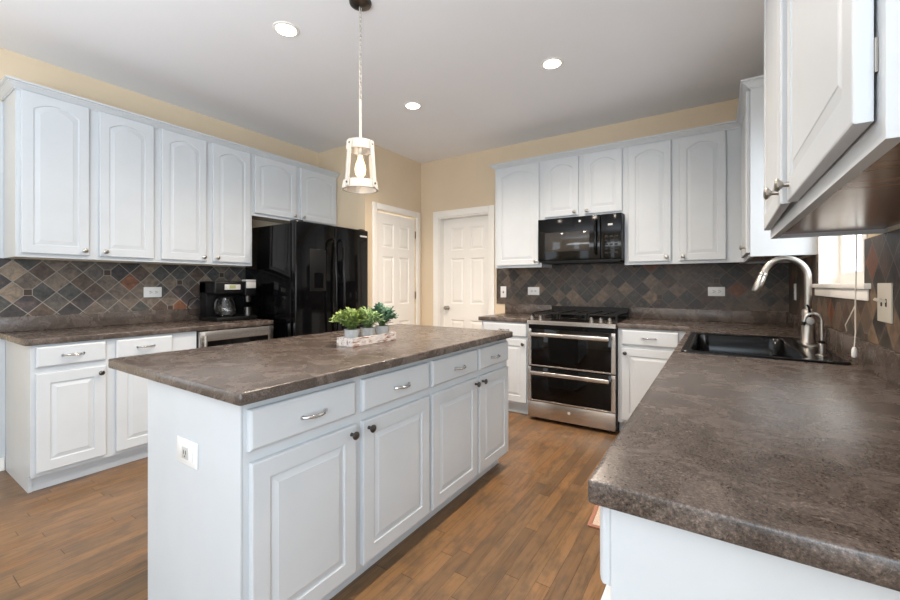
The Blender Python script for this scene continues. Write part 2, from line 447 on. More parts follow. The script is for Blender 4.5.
struct('trim_1', casing(HX0, HX1, HZ, .075, lambda b: b), M['trim'], 'white casing round the hall door', 'trim', smooth=40)
def toP(bm): return xform(bm, Matrix.Translation((XP, 0, 0)) @ Matrix.Rotation(PI/2, 4, 'Z'))
d2 = struct('door_2', toP(xform(six_panel(PY1-PY0-.024, PZ-.03), Matrix.Translation((PY0+.012, .05, .006)))), M['trim'], 'white six panel pantry door beside the refrigerator', 'door')
lever_knob(d2, (XP-.015, PY0+.07, .94), (1, 0, 0))
for z in (1.86, 1.10, .25):
    obj('hinge', cyl(new(), (XP-.004, PY1-.008, z-.045), (XP-.004, PY1-.008, z+.045), .007, n=10), M['bronze'], d2, 40, 'bronze hinge')
struct('trim_2', casing(PY0, PY1, PZ, .07, toP), M['trim'], 'white casing round the pantry door', 'trim', smooth=40)
struct('baseboard_left', B(XL+.0005, XL+.014, -4.55, -3.552, .0005, .09, .003), M['trim'], 'white baseboard on the left wall', 'baseboard')
bm = new(); box(bm, XP+.0005, XP+.013, YP, PY0-.071, .0005, .09, .003)
struct('baseboard_pantry', bm, M['trim'], 'white baseboard on the pantry wall', 'baseboard')
bm = new(); box(bm, XP+.014, HX0-.076, -.013, -.0005, .0005, .09, .003)
struct('baseboard_back', bm, M['trim'], 'white baseboard on the back wall', 'baseboard')
# slate backsplashes
ZT0, ZT1 = 1.016, 1.404
struct('trim_3', B(XL+.0005, XL+.010, -3.60, -1.72, ZT0, ZT1), M['slateL'], 'diagonal slate tile backsplash on the left wall', 'backsplash')
struct('trim_4', grid_slab([-2.594, -1.9420, -1.1760, -.0105], [.86, ZT0, 1.86], lambda x, z: z > ZT0 or -1.942 < x < -1.176, -.0005, -.010, lambda x, z, t: (x, t, z)), M['slateB'], 'diagonal slate tile backsplash behind the range', 'backsplash')
struct('trim_5', grid_slab([-3.60, WY0+.0, WY1, -.0005], [ZT0, WZ0-.005, ZT1+.0], lambda y, z: not (WY0 < y < WY1 and z > WZ0-.005), -.010, -.0005, lambda y, z, t: (t, y, z)), M['slateR'], 'diagonal slate tile backsplash round the sink window', 'backsplash')

# ------------------------------------------------------------------ cabinet kit (local: x along, front faces -y at y=0, back at y=depth)
def panel_door(w, h, arch=0., rail=.054, t=.02, gd=None):
    """overlay door, raised panel, top rail arched by arch; x 0..w, z 0..h, back y=0, front y=-t"""
    bm = new(); N = 17; gd = gd or (.0055 if arch else .0075)
    def loop(ins, y, ar, rad=0.):
        pts = [(ins, ins), (w-ins, ins)]
        for k in range(N):
            s = k/(N-1); x = w-ins-s*(w-2*ins); u = 2*s-1
            pts.append((x, h-ins-ar*(u*u)))
        return [bm.verts.new((x, y, z)) for x, z in pts]
    L = [loop(0, 0, 0), loop(0, -t+.004, 0), loop(.0015, -t+.001, 0), loop(.005, -t, 0),
         loop(rail, -t, arch), loop(rail+.002, -t+gd, arch), loop(rail+.007, -t+gd+.0005, arch), loop(rail+.028, -t+.0022, arch), loop(rail+.030, -t+.001, arch)]
    n = N+2
    for A, C in zip(L, L[1:]):
        for k in range(n): bm.faces.new((A[k], A[(k+1) % n], C[(k+1) % n], C[k]))
    bm.faces.new(L[0][::-1]); bm.faces.new(L[-1])
    return bm
def slab_front(w, h, t=.02):
    bm = new(); L = []
    for ins, y in ((0, 0), (0, -t+.007), (.003, -t+.003), (.009, -t+.0), ):
        L.append([bm.verts.new((x, y, z)) for x, z in ((ins, ins), (w-ins, ins), (w-ins, h-ins), (ins, h-ins))])
    for A, C in zip(L, L[1:]):
        for k in range(4): bm.faces.new((A[k], A[(k+1) % 4], C[(k+1) % 4], C[k]))
    bm.faces.new(L[0][::-1]); bm.faces.new(L[-1])
    return bm
def place(bm, x, y, z): return xform(bm, Matrix.Translation((x, y, z)))
KN = [(.008, 0), (.0065, .004), (.006, .014), (.010, .018), (.0155, .023), (.016, .027), (.012, .031), (0, .0325)]
def knob(parent, x, y, z, mat='nickel', ax=(0, -1, 0)):
    return obj('knob', lathe(new(), KN, 18, (x, y, z), ax), M[mat], parent, 40, None)
def pull(parent, xc, y, z, L=.10, mat='chrome'):
    bm = new(); pts = []; r = []
    for k in range(13):
        s = k/12; u = 2*s-1
        pts.append((xc+u*L/2, y-.026*(1-abs(u)**3.), z)); r.append(.0048+.0022*(1-u*u))
    tube(bm, pts, r, 8)
    for sx in (-1, 1): cyl(bm, (xc+sx*L/2*.96, y+.0005, z), (xc+sx*L/2*.96, y-.006, z), .008, n=10)
    return obj('pull', bm, M[mat], parent, 50)
def crown(parent, x0, x1, ztop, left=0., right=0., mit_l=False, mit_r=False, depth=.31, pr=.05):
    """crown moulding along the front, with a return of the given length down each open end"""
    prof = [(0, -.052), (.008, -.052), (.008, -.044), (.013, -.043), (.018, -.037), (.030, -.024), (.037, -.020), (.037, -.013), (pr, -.011), (pr, 0), (0, 0)]
    bm = new()
    path = []   # (x, y, outward dir) path points at the cabinet faces; offset per profile point
    if left: path.append(('L', left))
    rings = []
    def ring(fx, fy):   # functions of p
        return [bm.verts.new((fx(p), fy(p), ztop+z)) for p, z in prof]
    if left: rings.append(ring(lambda p: x0-p, lambda p: left)); rings.append(ring(lambda p: x0-p, lambda p: -p))
    else: rings.append(ring(lambda p: x0+(p if mit_l else 0), lambda p: -p))
    if right: rings.append(ring(lambda p: x1+p, lambda p: -p)); rings.append(ring(lambda p: x1+p, lambda p: right))
    else: rings.append(ring(lambda p: x1-(p if mit_r else 0), lambda p: -p))
    n = len(prof)
    for A, C in zip(rings, rings[1:]):
        for k in range(n): bm.faces.new((A[k], A[(k+1) % n], C[(k+1) % n], C[k]))
    bm.faces.new(rings[0]); bm.faces.new(rings[-1][::-1])
    return obj('crown_molding', bm, M['cabinet'], parent)
G_ = .0004
def upper(label, loc, rz, w, z0, z1, doors, depth=.3146, arch=.045, group=None, cr=None, gap=.0015, knobs=()):
    """doors: (x0, x1, z0, z1); knobs: (door index, x, z)"""
    t = thing('upper_cabinet', label, 'cabinet', (loc[0], loc[1], z0), rz, group)
    H = z1-z0; bm = new()
    box(bm, G_, .018, 0.019, depth, 0, H); box(bm, w-.018, w-G_, 0.019, depth, 0, H)
    box(bm, G_, w-G_, 0, .019, 0, H); box(bm, .018, w-.018, .019, depth, H-.018, H); box(bm, .018, w-.018, depth-.01, depth, .012, H-.018)
    obj('carcass', bm, M['cabinet'], t)
    obj('bottom_panel', B(.0185, w-.0185, .0195, depth-.0105, .014, .026), M['under'], t, None, 'bare brown wood underside')
    for i, (a, b, c, d) in enumerate(doors):
        do = obj('door', place(panel_door(b-a, d-c, arch), a, -gap, c-z0), M['cabinet'], t)
        for k, x, z in knobs:
            if k == i: knob(do, x, -.021, z-z0)
    if cr is not None: crown(t, cr.pop('xs', G_), w-G_, 2.496-z0, **cr)
    return t
def base(label, loc, rz, w, doors, drawers, depth=.6, group=None, toe=True, knobs=(), pulls=(), ztop=.8755, km='darkmetal', ends=(0, 0), zb=.10):
    t = thing('base_cabinet', label, 'cabinet', (loc[0], loc[1], 0), rz, group)
    bm = new(); box(bm, G_, w-G_, 0, depth-.001, zb, ztop)
    obj('carcass', bm, M['cabinet'], t)
    bm = new(); box(bm, G_, w-G_, .062, depth-.001, .0005, zb-.0003)
    for e, x in ((ends[0], 0), (ends[1], w)):
        if e: box(bm, *((x+G_, x+.018) if x == 0 else (x-.018, x-G_)), .055, .063, .0005, zb-.0003)
    obj('toe_kick', bm, M['cabinet'], t)
    for i, (a, b, c, d) in enumerate(doors):
        do = obj('door', place(panel_door(b-a, d-c, 0, .06), a, -.001, c), M['cabinet'], t)
        for k, x, z in knobs:
            if k == i: knob(do, x, -.0205, z, km)
    for i, (a, b, c, d) in enumerate(drawers):
        do = obj('drawer', place(slab_front(b-a, d-c), a, -.001, c), M['cabinet'], t)
        for k, x, z in pulls:
            if k == i: pull(do, x, -.0205, z)
    return t

UD = .3152; ZU = 1.405; ZC = 2.4905
# left wall uppers: local x = world y - y0, front faces +x
fl = XL+UD
def LW(y0): return (fl, y0, 0)
y0 = -3.557
upper('white two-door upper cabinet at the left end, over bare counter', LW(y0), PI/2, -2.790-y0, ZU, ZC,
      [(-3.534-y0, -3.205-y0, 1.43, 2.447), (-3.149-y0, -2.819-y0, 1.43, 2.447)], cr=dict(left=UD-.002), knobs=[(0, -3.205-y0-.028, 1.462), (1, -3.149-y0+.028, 1.462)])
scr = [o for o in bpy.data.objects if o.name == 'upper_cabinet'][0]
obj('scribe_strip', B(-.045, -.001, UD-.018, UD-.002, 0, 1.03), M['cabinet'], scr)
y0 = -2.790
upper('white two-door upper cabinet above the coffee maker', LW(y0), PI/2, -2.0188-y0, ZU, ZC,
      [(-2.766-y0, -2.432-y0, 1.43, 2.447), (-2.378-y0, -2.042-y0, 1.43, 2.447)], cr=dict(), knobs=[(0, -2.432-y0-.028, 1.462), (1, -2.378-y0+.028, 1.462)])
y0 = -2.0188
upper('short white two-door upper cabinet above the black refrigerator', LW(y0), PI/2, -1.002-y0, 1.880, ZC,
      [(-2.0-y0, -1.549-y0, 1.905, 2.447), (-1.496-y0, -1.030-y0, 1.905, 2.447)], cr=dict(), knobs=[(0, -1.549-y0-.028, 1.934), (1, -1.496-y0+.028, 1.934)])
# back wall uppers
x0 = -2.4557
upper('white one-door upper cabinet left of the microwave', (x0, -UD, 0), 0, -1.9434-x0, ZU, ZC, [(-2.430-x0, -1.965-x0, 1.43, 2.440)], cr=dict(left=UD-.002), knobs=[(0, -1.963-x0-.03, 1.462)])
x0 = -1.9434
upper('short white two-door upper cabinet above the microwave', (x0, -UD, 0), 0, -1.1755-x0, 1.860, ZC, [(-1.904-x0, -1.58-x0, 1.888, 2.440), (-1.525-x0, -1.194-x0, 1.888, 2.440)], cr=dict(), knobs=[(0, -1.58-x0-.03, 1.916), (1, -1.525-x0+.03, 1.916)])
x0 = -1.1755
upper('white two-door upper cabinet right of the microwave, reaching the corner', (x0, -UD, 0), 0, -.3155-x0, ZU, ZC, [(-1.141-x0, -.811-x0, 1.43, 2.440), (-.751-x0, -.43-x0, 1.43, 2.440)], cr=dict(mit_r=True), knobs=[(0, -.811-x0-.03, 1.462), (1, -.751-x0+.03, 1.462)])
# right wall uppers: local x = y0 - world y, front faces -x
y0 = -.001
upper('white corner upper cabinet seen end-on beside the sink window', (-UD, y0, 0), -PI/2, 1.0503+y0, ZU, ZC, [(.40, 1.02, 1.43, 2.447)], cr=dict(right=UD-.002, xs=UD, mit_l=True), knobs=[(0, .99, 1.465)])
y0 = -2.2
t = upper('large white upper cabinet nearest the camera, right of the window', (-UD, y0, 0), -PI/2, 3.4906+y0, ZU, ZC, [(.662, 1.262, 1.437, 2.447)], cr=dict(left=UD-.002, right=UD-.002), gap=.0038, knobs=[(0, .70, 1.475)])
bm = panel_door(.632, 1.01, .045)
xform(bm, Matrix.Translation((.014, -.0015, .032)) @ Matrix.Rotation(-.0215, 4, 'Z'))
do = obj('door', bm, M['cabinet'], t, None, 'door standing slightly ajar')
knob(do, .60, -.0345, .07)
for z in (1.52, 1.80, 2.36):
    obj('hinge', B(1.2595, 1.2650, -.0035, -.0003, z-ZU-.022, z-ZU+.022, .0005), M['nickel'], t, None, 'small steel hinge')

# base cabinets
LD = .6165
lb = XL+LD
y0 = -3.549
scr = base('white base cabinet with two doors under the left counter', (lb, y0, 0), PI/2, -2.645-y0,
     [(-3.528-y0, -3.202-y0, .125, .705), (-3.149-y0, -2.815-y0, .125, .705)], [(-3.528-y0, -3.202-y0, .742, .862), (-3.149-y0, -2.815-y0, .742, .862)],
     depth=LD, knobs=[(0, -3.202-y0-.03, .665), (1, -2.815-y0-.03, .665)], pulls=[(0, -3.365-y0, .803), (1, -2.982-y0, .803)], ends=(1, 0))
obj('scribe_strip', B(-.045, -.001, LD-.018, LD-.015, .092, .874), M['cabinet'], scr)
x0 = -2.4557; FB = -.614
base('narrow white base cabinet left of the range', (x0, FB, 0), 0, -1.945-x0, [(-2.43-x0, -1.972-x0, .125, .715)], [(-2.43-x0, -1.972-x0, .742, .862)], depth=-FB, knobs=[(0, -1.972-x0-.03, .675)], pulls=[(0, -2.2-x0, .803)])
x0 = -1.1745
base('white base cabinet right of the range, in the corner', (x0, FB, 0), 0, -.003-x0, [(-1.143-x0, -.735-x0, .125, .715)], [(-1.143-x0, -.735-x0, .742, .862)], depth=-FB, knobs=[(0, -1.143-x0+.03, .675)], pulls=[(0, -.94-x0, .803)])
RB = -.630
y0 = -2.10
base('white base cabinet under the near end of the sink counter', (RB, y0, 0), -PI/2, 3.500+y0, [(.02, .68, .125, .700), (.72, 1.385, .125, .700)], [(.02, .68, .735, .862), (.72, 1.392, .735, .862)], depth=.627, knobs=[(0, .65, .665), (1, .75, .665)], pulls=[(0, .35, .80), (1, 1.05, .80)])
y0 = -.660
t = thing('base_cabinet', 'white base cabinet directly under the black sink', 'cabinet', (RB, y0, 0), -PI/2)
W_ = 2.0995+y0; bm = new()
box(bm, G_, W_-G_, 0, .018, .10, .8755); box(bm, G_, .018, .018, .627, .10, .8755); box(bm, W_-.018, W_-G_, .018, .627, .10, .8755); box(bm, .018, W_-.018, .018, .627, .10, .118)
obj('carcass', bm, M['cabinet'], t)
obj('toe_kick', B(G_, W_-G_, .062, .08, .0005, .0997), M['cabinet'], t)
for a, b, kx in ((.40, .90, .87), (.93, 1.42, .96)):
    do = obj('door', place(panel_door(b-a, .575, 0, .06), a, -.001, .125), M['cabinet'], t, 30); knob(do, kx, -.0205, .665, 'darkmetal')
obj('false_drawer', place(slab_front(1.02, .12), .40, -.001, .742), M['cabinet'], t, 30)

# island: local x = world y - y0, front faces +x
IX = -1.6679-.0
def isl(label, ya, yb, doors, drawers, kn, pl, end=False):
    t = base(label, (IX-.021, ya, 0), PI/2, yb-ya, [(a-ya, b-ya, .105, .682) for a, b in doors], [(a-ya, b-ya, .720, .848) for a, b in drawers], depth=.645,
             knobs=[(i, y-ya, .650) for i, y in enumerate(kn)], pulls=[(i, y-ya, .776) for i, y in enumerate(pl)], zb=.085)
    return t
ti = isl('white island cabinet at the near end, with the outlet in its end panel', -3.505, -2.5555, [(-3.487, -3.057), (-3.021, -2.572)], [(-3.494, -3.06), (-3.021, -2.572)], [-3.085, -2.992], [-3.262, -2.785])
obj('end_panel', B(-.008, -.0005, -.0005, .648, .0005, .8755, .001), M['cabinet'], ti)
isl('white island cabinet at the far end, facing the range', -2.5545, -1.655, [(-2.545, -2.092), (-2.066, -1.668)], [(-2.545, -2.092), (-2.066, -1.668)], [-2.122, -2.036], [-2.297, -1.876])

# ------------------------------------------------------------------ worktops
def top3(x, y, z): return (x, y, z)
def slab_top(xs, ys, mask, bev=.012): return grid_slab(xs, ys, mask, .876, .914, top3, bev, 3)
t = obj('island_countertop', xform(B(-2.6524, -1.6379, -3.5437, -1.6442, .876, .914), Matrix()), M['counter'])
bm = bmesh.new(); bm.from_mesh(t.data)
ve = [e for e in bm.edges if abs(e.verts[0].co.z-e.verts[1].co.z) > .02]
bmesh.ops.bevel(bm, geom=[e for e in ve if e.verts[0].co.y < -3], offset=.012, segments=3, affect='EDGES', profile=.5)
ve = [e for e in bm.edges if abs(e.verts[0].co.z-e.verts[1].co.z) > .02 and e.verts[0].co.y > -2]
bmesh.ops.bevel(bm, geom=ve, offset=.03, segments=4, affect='EDGES', profile=.5)
he = [e for e in bm.edges if abs(e.verts[0].co.z-e.verts[1].co.z) < 1e-4 and len(e.link_faces) == 2 and e.calc_face_angle(0) > 1.]
bmesh.ops.bevel(bm, geom=he, offset=.0055, segments=3, affect='EDGES', profile=.5)
bm.to_mesh(t.data); bm.free()
for p in t.data.polygons: p.use_smooth = True
t.data.set_sharp_from_angle(angle=math.radians(40))
tag(t, 'long brown mottled island worktop carrying the planter tray', 'countertop')

def lip(x0, x1, y0, y1): return B(x0, x1, y0, y1, .9143, 1.0155, .004)
t = thing('countertop', 'brown mottled worktop along the left wall under the coffee maker', 'countertop', (XL+.3, -2.8, .876))
def loc_bm(bm, o): return xform(bm, Matrix.Translation(-Vector(o.location)))
bm = slab_top([XL+.002, XL+LD+.025], [-3.579, -2.0096], lambda x, y: True, .006)
obj('worktop', loc_bm(bm, t), M['counter'], t, 40)
obj('backsplash_lip', loc_bm(lip(XL+.002, XL+.026, -3.579, -2.0096), t), M['counter'], t, 40)
t = thing('countertop', 'short brown worktop left of the range', 'countertop', (-2.2, -.3, .876))
obj('worktop', loc_bm(slab_top([-2.482, -1.9425], [-.639, -.002], lambda x, y: True, .006), t), M['counter'], t, 40)
obj('backsplash_lip', loc_bm(lip(-2.482, -1.9425, -.026, -.002), t), M['counter'], t, 40)
# L-shaped sink worktop with cut-outs for the bowl and the chamfered near corner
SX0, SX1, SY0, SY1 = -.632, -.045, -2.012, -1.128
t = thing('countertop', 'large grey-brown speckled worktop around the sink, nearest the camera', 'countertop', (-.4, -1.9, .876))
xs = [-1.1755, -.662, SX0+.025, SX1-.025, -.002]; ys = [-3.5244, SY0+.025, SY1-.025, -.639, -.002]
bm = grid_slab(xs, ys, lambda x, y: (x > -.662 or y > -.639) and not (SX0+.025 < x < SX1-.025 and SY0+.025 < y < SY1-.025), .876, .914, top3)
e = [e for e in bm.edges if all(abs(v.co.x+.662) < 1e-3 and abs(v.co.y+3.5244) < 1e-3 for v in e.verts)]
bmesh.ops.bevel(bm, geom=e, offset=.008, segments=3, affect='EDGES', profile=.5)
es = [e for e in bm.edges if len(e.link_faces) == 2 and e.calc_face_angle(0) > 1. and abs(e.verts[0].co.z-e.verts[1].co.z) < 1e-4
      and not all(SX0 < v.co.x < SX1 and SY0 < v.co.y < SY1 for v in e.verts) and not all(v.co.x > -.01 for v in e.verts) and not all(v.co.y > -.01 for v in e.verts)]
bmesh.ops.bevel(bm, geom=es, offset=.0045, segments=3, affect='EDGES', profile=.5)
obj('worktop', loc_bm(bm, t), M['counter'], t, 40)
obj('backsplash_lip', loc_bm(lip(-1.1755, -.027, -.026, -.002), t), M['counter'], t, 40)
obj('backsplash_lip', loc_bm(lip(-.026, -.002, -3.5244, -.002), t), M['counter'], t, 40)

# ------------------------------------------------------------------ sink and taps
t = thing('sink', 'black drop-in sink set in the right-hand worktop', 'sink', (-.34, -1.57, .9145))
def rrect(cx, cy, hx, hy, r, n=6):
    P = []
    for sx, sy, a in ((1, 1, 0), (-1, 1, 90), (-1, -1, 180), (1, -1, 270)):
        for k in range(n+1):
            an = math.radians(a+90*k/n); P.append((cx+sx*(hx-r)+r*math.cos(an), cy+sy*(hy-r)+r*math.sin(an)))
    return P
def loft(bm, loops, cap0=False, cap1=False):
    R = [[bm.verts.new((x, y, z)) for x, y in P] for P, z in loops]; n = len(R[0])
    for A, C in zip(R, R[1:]):
        for k in range(n): bm.faces.new((A[k], A[(k+1) % n], C[(k+1) % n], C[k]))
    if cap0: bm.faces.new(R[0][::-1])
    if cap1: bm.faces.new(R[-1])
    return bm
cx, cy, hx, hy = (SX0+SX1)/2, (SY0+SY1)/2, (SX1-SX0)/2, (SY1-SY0)/2
bx, bhx, bhy = cx-.045, hx-.085, hy-.05
bm = new()
loft(bm, [(rrect(cx, cy, hx, hy, .03), .9145), (rrect(cx, cy, hx-.001, hy-.001, .03), .921), (rrect(cx, cy, hx-.006, hy-.006, .028), .9245), (rrect(cx, cy, hx-.012, hy-.012, .026), .9235),
          (rrect(bx, cy, bhx+.012, bhy+.012, .06), .9225), (rrect(bx, cy, bhx+.005, bhy+.005, .06), .921), (rrect(bx, cy, bhx, bhy, .06), .914), (rrect(bx, cy, bhx-.006, bhy-.006, .06), .82),
          (rrect(bx, cy, bhx-.02, bhy-.02, .06), .735), (rrect(bx, cy, bhx-.05, bhy-.05, .06), .722), (rrect(bx, cy, .05, .05, .05), .716)], cap1=True)
obj('basin', loc_bm(bm, t), M['sink'], t, 50)
bm = lathe(new(), [(.042, .0), (.045, .003), (.035, .004), (.03, .001), (0, .0)], 24, (bx, cy, .7165))
obj('drain', loc_bm(bm, t), M['steel'], t, 40)

FX, FY = -.098, -1.44
t = thing('kitchen_faucet', 'tall brushed nickel gooseneck pull-down faucet behind the sink', 'faucet', (FX, FY, .9238))
bm = new(); loft(bm, [(rrect(0, 0, .032, .125, .031), .0), (rrect(0, 0, .032, .125, .031), .005), (rrect(0, 0, .028, .120, .027), .009)], True, True)
obj('base_plate', bm, M['nickel'], t, 40)
obj('body', lathe(new(), [(.033, .0092), (.033, .012), (.030, .016), (.0285, .10), (.028, .165), (.023, .178), (.0165, .182)], 24), M['nickel'], t, 40)
pts = [(0, 0, .18), (0, 0, .25), (0, 0, .30), (0, 0, .325)]
R_ = .092
for k in range(1, 16):
    a = math.radians(164)*k/15; pts.append((-R_+R_*math.cos(a), 0, .340+R_*math.sin(a)*1.12))
obj('neck', tube(new(), pts, .0155, 14), M['nickel'], t, 60)
hx0 = pts[-1]; hd = Vector((pts[-1][0]-pts[-2][0], 0, pts[-1][2]-pts[-2][2])).normalized()
obj('spray_head', lathe(new(), [(.0162, -.002), (.0188, .002), (.0192, .012), (.0172, .014), (.0185, .016), (.0205, .07), (.0228, .104), (.020, .108), (0, .1085)], 20, hx0, (hd.x, 0, hd.z)), M['nickel'], t, 40)
h = obj('handle', lathe(new(), [(.017, 0), (.019, .010), (.0215, .022), (.0215, .034), (.018, .042), (0, .0435)], 20, (0, -.022, .122), (0, -1, 0)), M['nickel'], t, 40)
obj('lever', tube(new(), [(0, -.045, .132), (.0, -.052, .160), (-.004, -.055, .190), (-.012, -.056, .205)], [.0065, .0055, .005, .0045], 10), M['blackmatte'], h, 60, 'dark lever tip')
t = thing('filtered_water_tap', 'slim brushed nickel beverage tap with small hooked spout beside the gooseneck faucet', 'tap', (-.112, -1.858, .9238))
obj('base', lathe(new(), [(.021, 0), (.021, .004), (.012, .008), (.012, .012)], 20), M['nickel'], t, 40)
obj('collar', lathe(new(), [(.0125, .0122), (.0125, .05), (.009, .054)], 16), M['nickel'], t, 40)
obj('valve_ring', lathe(new(), [(.0128, .0545), (.0128, .064), (.008, .066)], 16), M['blackmatte'], t, 40, 'black ring on the stem')
pts = [(0, 0, .066), (0, 0, .14)] + [(-.028+.028*math.cos(a), 0, .150+.030*math.sin(a)) for a in [PI*k/8 for k in range(0, 8)]] + [(-.058, 0, .144)]
obj('spout', tube(new(), pts, .0062, 10), M['nickel'], t, 60)
obj('outlet_tip', cyl(new(), (-.0585, 0, .1435), (-.061, 0, .128), .0085, .0075, 14), M['blackmatte'], t, 40, 'black spout tip')

# ------------------------------------------------------------------ range and microwave
RX0, RX1 = -1.9404, -1.1780
t = thing('range', 'stainless double-oven gas range under the microwave', 'range', ((RX0+RX1)/2, -.35, 0))
hw = (RX1-RX0)/2; yf = -.69+.35
obj('body', B(-hw+.002, hw-.002, yf+.045, .305, .03, .905), M['blackmatte'], t)
for sx in (-1, 1):
    for y in (-.25, .25): obj('foot', cyl(new(), (sx*(hw-.06), y, .0003), (sx*(hw-.06), y, .0298), .018, n=12), M['blackmatte'], t, 40)
dr = obj('lower_panel', B(-hw+.004, hw-.004, yf+.006, yf+.0445, .034, .176, .003), M['steel'], t, 40, 'stainless drawer front')
bm = lathe(new(), [(.013, 0), (.013, .0015), (.010, .0022), (0, .0022)], 24, (0, yf+.0058, .118), (0, -1, 0)); obj('emblem', bm, M['silverplastic'], dr, 40)
def oven(name, z0, z1, top_h):
    d = obj(name, grid_slab([-hw+.004, -hw+.035, hw-.035, hw-.004], [z0, z0+.012, z1-top_h, z1], lambda x, z: not (-hw+.035 < x < hw-.035 and z0+.012 < z < z1), yf+.0445, yf+.004, lambda x, z, s: (x, s, z), .002, 2), M['steel'], t, 40)
    obj('glass', B(-hw+.0355, hw-.0355, yf+.006, yf+.044, z0+.0125, z1, .002), M['oven'], d, 40)
    z = z1-.045
    bm = new(); pts = [(-hw+.05, yf-.035, z), (-hw+.05+.01, yf-.04, z), (hw-.06, yf-.04, z), (hw-.05, yf-.035, z)]
    box(bm, -hw+.042, hw-.042, yf-.052, yf-.032, z-.017, z+.017, .006, 3)
    for sx in (-1, 1): box(bm, sx*(hw-.075)-.014, sx*(hw-.075)+.014, yf-.033, yf+.0055, z-.012, z+.012, .003)
    obj('handle', bm, M['steel'], d, 40)
oven('lower_oven_door', .180, .488, .035)
oven('upper_oven_door', .496, .832, .035)
obj('vent_band', B(-hw+.006, hw-.006, yf+.02, yf+.0445, .834, .872), M['black'], t)
bm = new(); P = [(yf-.004, .874), (yf-.004, .900), (yf+.006, .908), (yf+.085, .930), (yf+.085, .874)]
A = [[bm.verts.new((x, y, z)) for y, z in P] for x in (-hw-.001, hw+.001)]
for k in range(5): bm.faces.new((A[0][k], A[0][(k+1) % 5], A[1][(k+1) % 5], A[1][k]))
bm.faces.new(A[0]); bm.faces.new(A[1][::-1])
cp = obj('control_panel', bm, M['steel'], t)
nrm = Vector((0, -.022, .079)).normalized()
def on_panel(x, s): return Vector((x, yf+.006+s*.079, .908+s*.022))
bm = new(); q = [on_panel(x, s)+nrm*.0008 for x, s in ((-.17, .15), (.17, .15), (.17, .9), (-.17, .9))]
q2 = [p-nrm*.0005 for p in q]; va = [bm.verts.new(p) for p in q]; vb = [bm.verts.new(p) for p in q2]
bm.faces.new(va); bm.faces.new(vb[::-1])
for k in range(4): bm.faces.new((va[k], va[(k+1) % 4], vb[(k+1) % 4], vb[k]))
obj('display', bm, M['black'], cp, None, 'black touch display')
for wx in (-1.911, -1.829, -1.379, -1.302, -1.231):
    x = wx-(RX0+RX1)/2; p = on_panel(x, .5)+nrm*.0003
    bm = lathe(new(), [(.020, 0), (.020, .004), (.016, .006), (.0155, .026), (.013, .029), (0, .0295)], 18, p, nrm)
    q = p+nrm*.03; box(bm, q.x-.0035, q.x+.0035, q.y-.015, q.y+.015, q.z-.004, q.z+.006, .001)
    obj('knob', bm, M['nickel'], cp, 40)
obj('cooktop', B(-hw, hw, yf+.086, .300, .9055, .926, .003), M['black'], t, 40)
for x in (-.25, 0, .25):
    for y in ((-.12, .13) if x else (0,)):
        obj('burner', lathe(new(), [(.048, .9265), (.048, .936), (.034, .937), (.034, .946), (.030, .948), (0, .948)], 20, (x, y, 0)), M['iron'], t, 40)
for x in (-.253, 0, .253):
    bm = new(); w2 = .122; za, zb_ = .962, .974
    for y in (-.225, .275): box(bm, x-w2, x+w2, y-.006, y+.006, za, zb_, .001)
    for xx in (x-w2+.006, x, x+w2-.006): box(bm, xx-.006, xx+.006, -.219, .269, za, zb_, .001)
    for y in (-.12, .02, .15): box(bm, x-w2+.012, x+w2-.012, y-.005, y+.005, za, zb_-.001, .001)
    for sx in (-1, 1):
        for y in (-.225, .275): box(bm, x+sx*(w2-.008)-.008, x+sx*(w2-.008)+.008, y-.008, y+.008, .9263, za+.002)
    obj('grate', bm, M['iron'], t, 40)
bm = new(); box(bm, -hw+.01, hw-.01, .286, .305, .9262, 1.012, .003)
for k in range(9): box(bm, -hw+.06+k*.08-.02, -hw+.06+k*.08+.02, .283, .2865, .95, .985, .002)
obj('rear_vent', bm, M['iron'], t, 40)

MX0, MX1, MZ0, MZ1 = -1.9395, -1.1795, 1.447, 1.8585
t = thing('microwave', 'black over-the-range microwave under the short cabinet', 'microwave', ((MX0+MX1)/2, -.21, MZ0))
hw = (MX1-MX0)/2; H = MZ1-MZ0
obj('body', B(-hw, hw, -.185, .199, 0, H-.0005), M['blackmatte'], t)
dW = hw*2*.765
d = obj('door', B(-hw, -hw+dW, -.215, -.1855, .012, H-.002, .006, 3), M['black'], t, 40)
g = G('microwave_window'); g.xyz(); 
M['mwin'] = plain('microwave_mesh_window', (52, 50, 48), .06, var=.05, scale=200)
obj('window', B(-hw+.07, -hw+dW-.095, -.2165, -.2152, .095, H-.135, .0005), M['mwin'], d, 40)
bm = lathe(new(), [(.011, 0), (.011, .001), (0, .0012)], 20, (0.02, -.2152, H-.045), (0, -1, 0)); obj('emblem', bm, M['silverplastic'], d, 40)
xh = -hw+dW-.035
bm = new(); tube(bm, [(xh, -.215, .06), (xh, -.245, .075), (xh, -.255, .11), (xh, -.258, H/2), (xh, -.255, H-.10), (xh, -.245, H-.065), (xh, -.215, H-.05)], .012, 12)
obj('handle', bm, M['black'], d, 50)
c = obj('control_panel', B(-hw+dW+.002, hw, -.212, -.1855, .012, H-.002, .006, 3), M['black'], t, 40)
obj('display', B(hw-.115, hw-.075, -.2132, -.2122, H-.105, H-.088), M['silverplastic'], c)
for i in range(3):
    for j in range(5): obj('key', B(hw-.14+i*.04, hw-.14+i*.04+.026, -.2130, -.2122, .06+j*.036, .06+j*.036+.014), M['blackmatte'], c)
obj('vent_grille', B(-hw+.02, hw-.02, -.17, .15, -.010, -.0005), M['blackmatte'], t)

